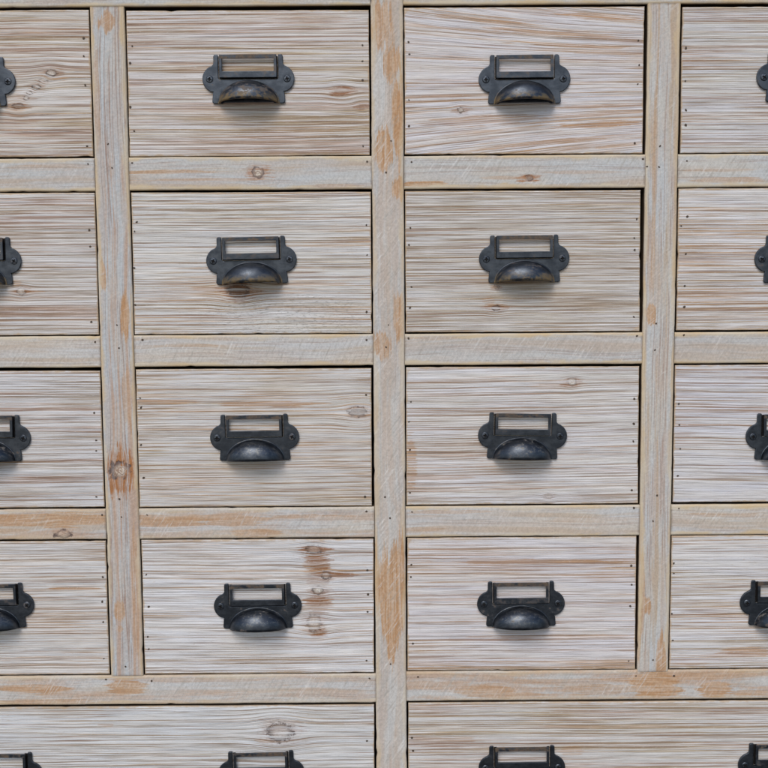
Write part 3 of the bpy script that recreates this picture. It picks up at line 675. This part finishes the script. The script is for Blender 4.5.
# ------------------------------------------------------------------ drawers
def tone(white=0.0, tan_a=(0.47, 0.335, 0.215), tan_b=(0.45, 0.345, 0.26), white_a=(0.66, 0.625, 0.585), white_b=(0.63, 0.62, 0.62), **k):
    return dict(white=white, tan_a=tan_a, tan_b=tan_b, white_a=white_a, white_b=white_b, **k)
PINK = (0.49, 0.345, 0.265); ORNG = (0.53, 0.34, 0.195); OLIVE = (0.46, 0.35, 0.215); GRY = (0.44, 0.365, 0.285)
TONES = {
 'A1': tone(-.055, OLIVE, PINK, (.60, .555, .50), (.63, .60, .57), dark=.75, wave=2.0),
 'B1': tone(-.03, OLIVE, PINK, (.62, .585, .54), (.64, .61, .60), sway=5),
 'C1': tone(.015, ORNG, PINK, (.66, .62, .59), (.65, .635, .66), fan=.0016, slope=.01, freq=.095, sway=7, dark=.5),
 'D1': tone(-.01, GRY, PINK, (.60, .585, .55), (.60, .60, .625), freq=.18, sway=4),
 'A2': tone(-.03, GRY, PINK, (.61, .58, .545), (.62, .605, .60), freq=.18, dark=.7),
 'B2': tone(.02, OLIVE, ORNG, (.66, .64, .60), (.64, .635, .63), freq=.18, sway=5, rough_spot=(30, -48, 85, 20), dark=.7),
 'C2': tone(-.045, GRY, OLIVE, (.61, .585, .545), (.63, .61, .60), freq=.19, sway=4, dark=.75),
 'D2': tone(.01, OLIVE, ORNG, (.63, .605, .575), (.63, .62, .63), freq=.17, sway=4),
 'A3': tone(.015, GRY, PINK, (.64, .62, .60), (.62, .615, .625), freq=.19, dark=.8, sway=6),
 'B3': tone(-.01, ORNG, OLIVE, (.64, .61, .565), (.64, .63, .625), freq=.17, sway=6),
 'C3': tone(.02, PINK, GRY, (.66, .635, .60), (.65, .64, .65), freq=.19, sway=5, slope=-.012),
 'D3': tone(.03, GRY, PINK, (.65, .63, .62), (.63, .63, .67), freq=.18, sway=7, slope=.015),
 'A4': tone(.035, ORNG, GRY, (.68, .65, .615), (.66, .655, .65), freq=.19, sway=5),
 'B4': tone(.055, ORNG, GRY, (.70, .68, .66), (.68, .68, .695), freq=.15, sway=10, dark=.7, wave=1.6),
 'C4': tone(.02, ORNG, PINK, (.67, .63, .60), (.66, .64, .66), freq=.17, sway=5),
 'D4': tone(.035, OLIVE, ORNG, (.68, .655, .625), (.67, .665, .68), freq=.18, sway=5),
 'EL': tone(.05, GRY, OLIVE, (.66, .65, .63), (.64, .655, .67), freq=.17, sway=5, dark=.7),
 'ER': tone(-.045, OLIVE, PINK, (.60, .58, .545), (.60, .59, .58), freq=.17, sway=4, dark=.55),
}
QUADS = {
 'A1': ((-482.4, 233.2), (-262.7, 233.1), (-262.9, 102.3), (-482.4, 102.3)),
 'B1': ((-228.9, 232.2), (-9.2, 231.6), (-9.5, 101.95), (-229.6, 101.9)),
 'C1': ((22.9, 233.2), (240.6, 232.9), (241.0, 102.0), (22.8, 102.4)),
 'D1': ((275.0, 232.2), (494.2, 232.2), (494.2, 101.8), (275.6, 101.8)),
 'A2': ((-482.4, 69.8), (-262.7, 69.6), (-262.9, -61.3), (-482.4, -61.3)),
 'B2': ((-229.2, 69.2), (-8.7, 68.7), (-8.8, -61.4), (-229.6, -61.3)),
 'C2': ((22.9, 69.1), (239.9, 68.7), (240.8, -61.4), (22.9, -61.1)),
 'D2': ((274.8, 69.6), (494.2, 69.6), (494.2, -61.0), (275.0, -61.0)),
 'A3': ((-482.4, -94.4), (-262.8, -94.9), (-262.8, -224.4), (-482.4, -224.4)),
 'B3': ((-229.3, -93.9), (-9.6, -94.3), (-9.9, -224.9), (-229.6, -224.8)),
 'C3': ((22.9, -93.9), (241.0, -94.1), (241.9, -224.4), (22.9, -224.4)),
 'D3': ((274.6, -93.5), (494.2, -93.5), (494.2, -223.8), (274.8, -223.8)),
 'A4': ((-482.4, -257.0), (-262.8, -257.1), (-263.2, -387.6), (-482.4, -387.6)),
 'B4': ((-229.0, -256.7), (-8.8, -256.8), (-9.0, -387.6), (-229.2, -387.7)),
 'C4': ((23.3, -256.4), (241.0, -256.2), (241.8, -386.3), (23.1, -386.2)),
 'D4': ((274.4, -256.2), (494.2, -256.2), (494.2, -385.9), (274.5, -385.8)),
 'EL': ((-482.4, -419.9), (-9.3, -419.9), (-9.3, -551.5), (-482.4, -551.5)),
 'ER': ((23.6, -418.4), (494.2, -418.2), (494.2, -551.5), (23.6, -551.5)),
}
HANDLES = {
 'A1': [(-372.9, 170.2)], 'B1': [(-119.1, 170.7)], 'C1': [(132.1, 168.9)], 'D1': [(385.2, 169.6)],
 'A2': [(-373.7, 8.0)], 'B2': [(-119.0, 6.9)], 'C2': [(132.8, 6.6)], 'D2': [(387.6, 4.8)],
 'A3': [(-371.6, -157.0)], 'B3': [(-119.2, -158.3)], 'C3': [(131.6, -158.7)], 'D3': [(383.5, -161.0)],
 'A4': [(-373.8, -318.6)], 'B4': [(-119.3, -320.4)], 'C4': [(131.5, -320.4)], 'D4': [(381.9, -321.0)],
 'EL': [(-372.0, -485.5), (-118.6, -486.2)], 'ER': [(133.2, -482.6), (384.0, -482.0)],
}
ROWS = {'1': 'top row', '2': 'second row', '3': 'third row', '4': 'fourth row'}
LOOK = {
 'A1': 'drawer front with three small twisted pale knots, leftmost in the top row',
 'B1': 'drawer front with a rust brown smudge right of its handle, top row',
 'C1': 'drawer front with wide slanting orange grain bands, top row',
 'D1': 'fine grained grey drawer front, rightmost in the top row',
 'A2': 'drawer front with a pale knot right under its handle, leftmost in the second row',
 'B2': 'drawer front with a dark rusty knot under its handle and rough grey patches below',
 'C2': 'straight grained grey tan drawer front with two tiny dark knots under its handle',
 'D2': 'drawer front with thin tan streaks, rightmost in the second row',
 'A3': 'greyish white drawer front with dark grain lines, leftmost in the third row',
 'B3': 'drawer front with orange streaks and a brown knot near its upper right corner',
 'C3': 'drawer front with a round pale knot at top and a rust stain at its left edge',
 'D3': 'lavender white drawer front, rightmost in the third row',
 'A4': 'whitewashed drawer front with thin orange streaks, leftmost in the fourth row',
 'B4': 'white drawer front with a column of rusty knots right of its handle',
 'C4': 'pinkish drawer front with one long orange streak along its top, fourth row',
 'D4': 'white drawer front with an orange streak near its bottom, rightmost in the fourth row',
 'EL': 'wide bluish white drawer front with a dark gnarled knot, left of the bottom row',
 'ER': 'wide greyish tan drawer front, right of the bottom row',
}
hk = 0
for i, (key, quad) in enumerate(QUADS.items()):
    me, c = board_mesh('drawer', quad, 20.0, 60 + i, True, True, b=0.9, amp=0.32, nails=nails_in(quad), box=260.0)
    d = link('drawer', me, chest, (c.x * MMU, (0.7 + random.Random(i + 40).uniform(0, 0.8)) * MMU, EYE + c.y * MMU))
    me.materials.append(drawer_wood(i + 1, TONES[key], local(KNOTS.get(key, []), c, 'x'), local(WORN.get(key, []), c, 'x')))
    me.materials.append(HOLE)
    d['label'] = LOOK[key]
    for (hx, hz) in HANDLES[key]:
        hk += 1
        handle(d, hx, hz, c, hk)

# ------------------------------------------------------------------ floor, light, camera
g = Graph('dull_floor'); X_, Y_, Z_ = g.coords()
FL = g.finish(g.mix(g.noise(X_ * .002, Y_ * .002, 0, 5, .6), (0.10, 0.09, 0.08), (0.17, 0.155, 0.14)), 0.8, None, spec=0.3)
bm = bmesh.new(); bmesh.ops.create_grid(bm, x_segments=4, y_segments=4, size=20.0)
me = bpy.data.meshes.new('floor'); bm.to_mesh(me); bm.free(); me.materials.append(FL)
fl = link('floor', me); fl['kind'] = 'structure'

SUN_EL, SUN_AZ = math.radians(43), math.radians(-14)      # azimuth from the viewer's side, a little from the left
world = bpy.data.worlds.new('World'); scene.world = world; world.use_nodes = True
wt = world.node_tree; wt.nodes.clear()
sky = wt.nodes.new('ShaderNodeTexSky'); sky.sky_type = 'NISHITA'; sky.sun_disc = False
sky.sun_elevation = SUN_EL; sky.sun_rotation = math.pi - SUN_AZ
sky.air_density = 1.0; sky.dust_density = 1.3; sky.ozone_density = 1.0
bg = wt.nodes.new('ShaderNodeBackground'); bg.inputs[1].default_value = 0.145
wo = wt.nodes.new('ShaderNodeOutputWorld')
wt.links.new(sky.outputs[0], bg.inputs[0]); wt.links.new(bg.outputs[0], wo.inputs[0])

sl = bpy.data.lights.new('sun', 'SUN'); sl.energy = 1.7; sl.angle = math.radians(30); sl.color = (1.0, 0.955, 0.90)
so = bpy.data.objects.new('sun', sl); COL.objects.link(so)
to_sun = Vector((math.sin(SUN_AZ) * math.cos(SUN_EL), -math.cos(SUN_AZ) * math.cos(SUN_EL), math.sin(SUN_EL)))
so.rotation_euler = to_sun.to_track_quat('Z', 'Y').to_euler()
so.location = to_sun * 3

cam = bpy.data.cameras.new('camera'); co = bpy.data.objects.new('camera', cam); COL.objects.link(co)
right = Vector((0.99997365, -0.00280704, -0.00669519)).normalized()
fwd = Vector((0.0021131, 0.99483428, -0.10149039)).normalized()
up = right.cross(fwd).normalized()
rot = Matrix((right, up, -fwd)).transposed().to_4x4()
co.matrix_world = Matrix.Translation((0, -1.0695, EYE)) @ rot
cam.sensor_width = 36.0; cam.sensor_fit = 'HORIZONTAL'
cam.lens = 36.0 * 1150 / 768
cam.clip_start = 0.02; cam.clip_end = 100.0
scene.camera = co

scene.view_settings.view_transform = 'Standard'
scene.view_settings.look = 'None'
scene.view_settings.exposure = 0.0
scene.view_settings.gamma = 1.0
scene.render.engine = 'CYCLES'
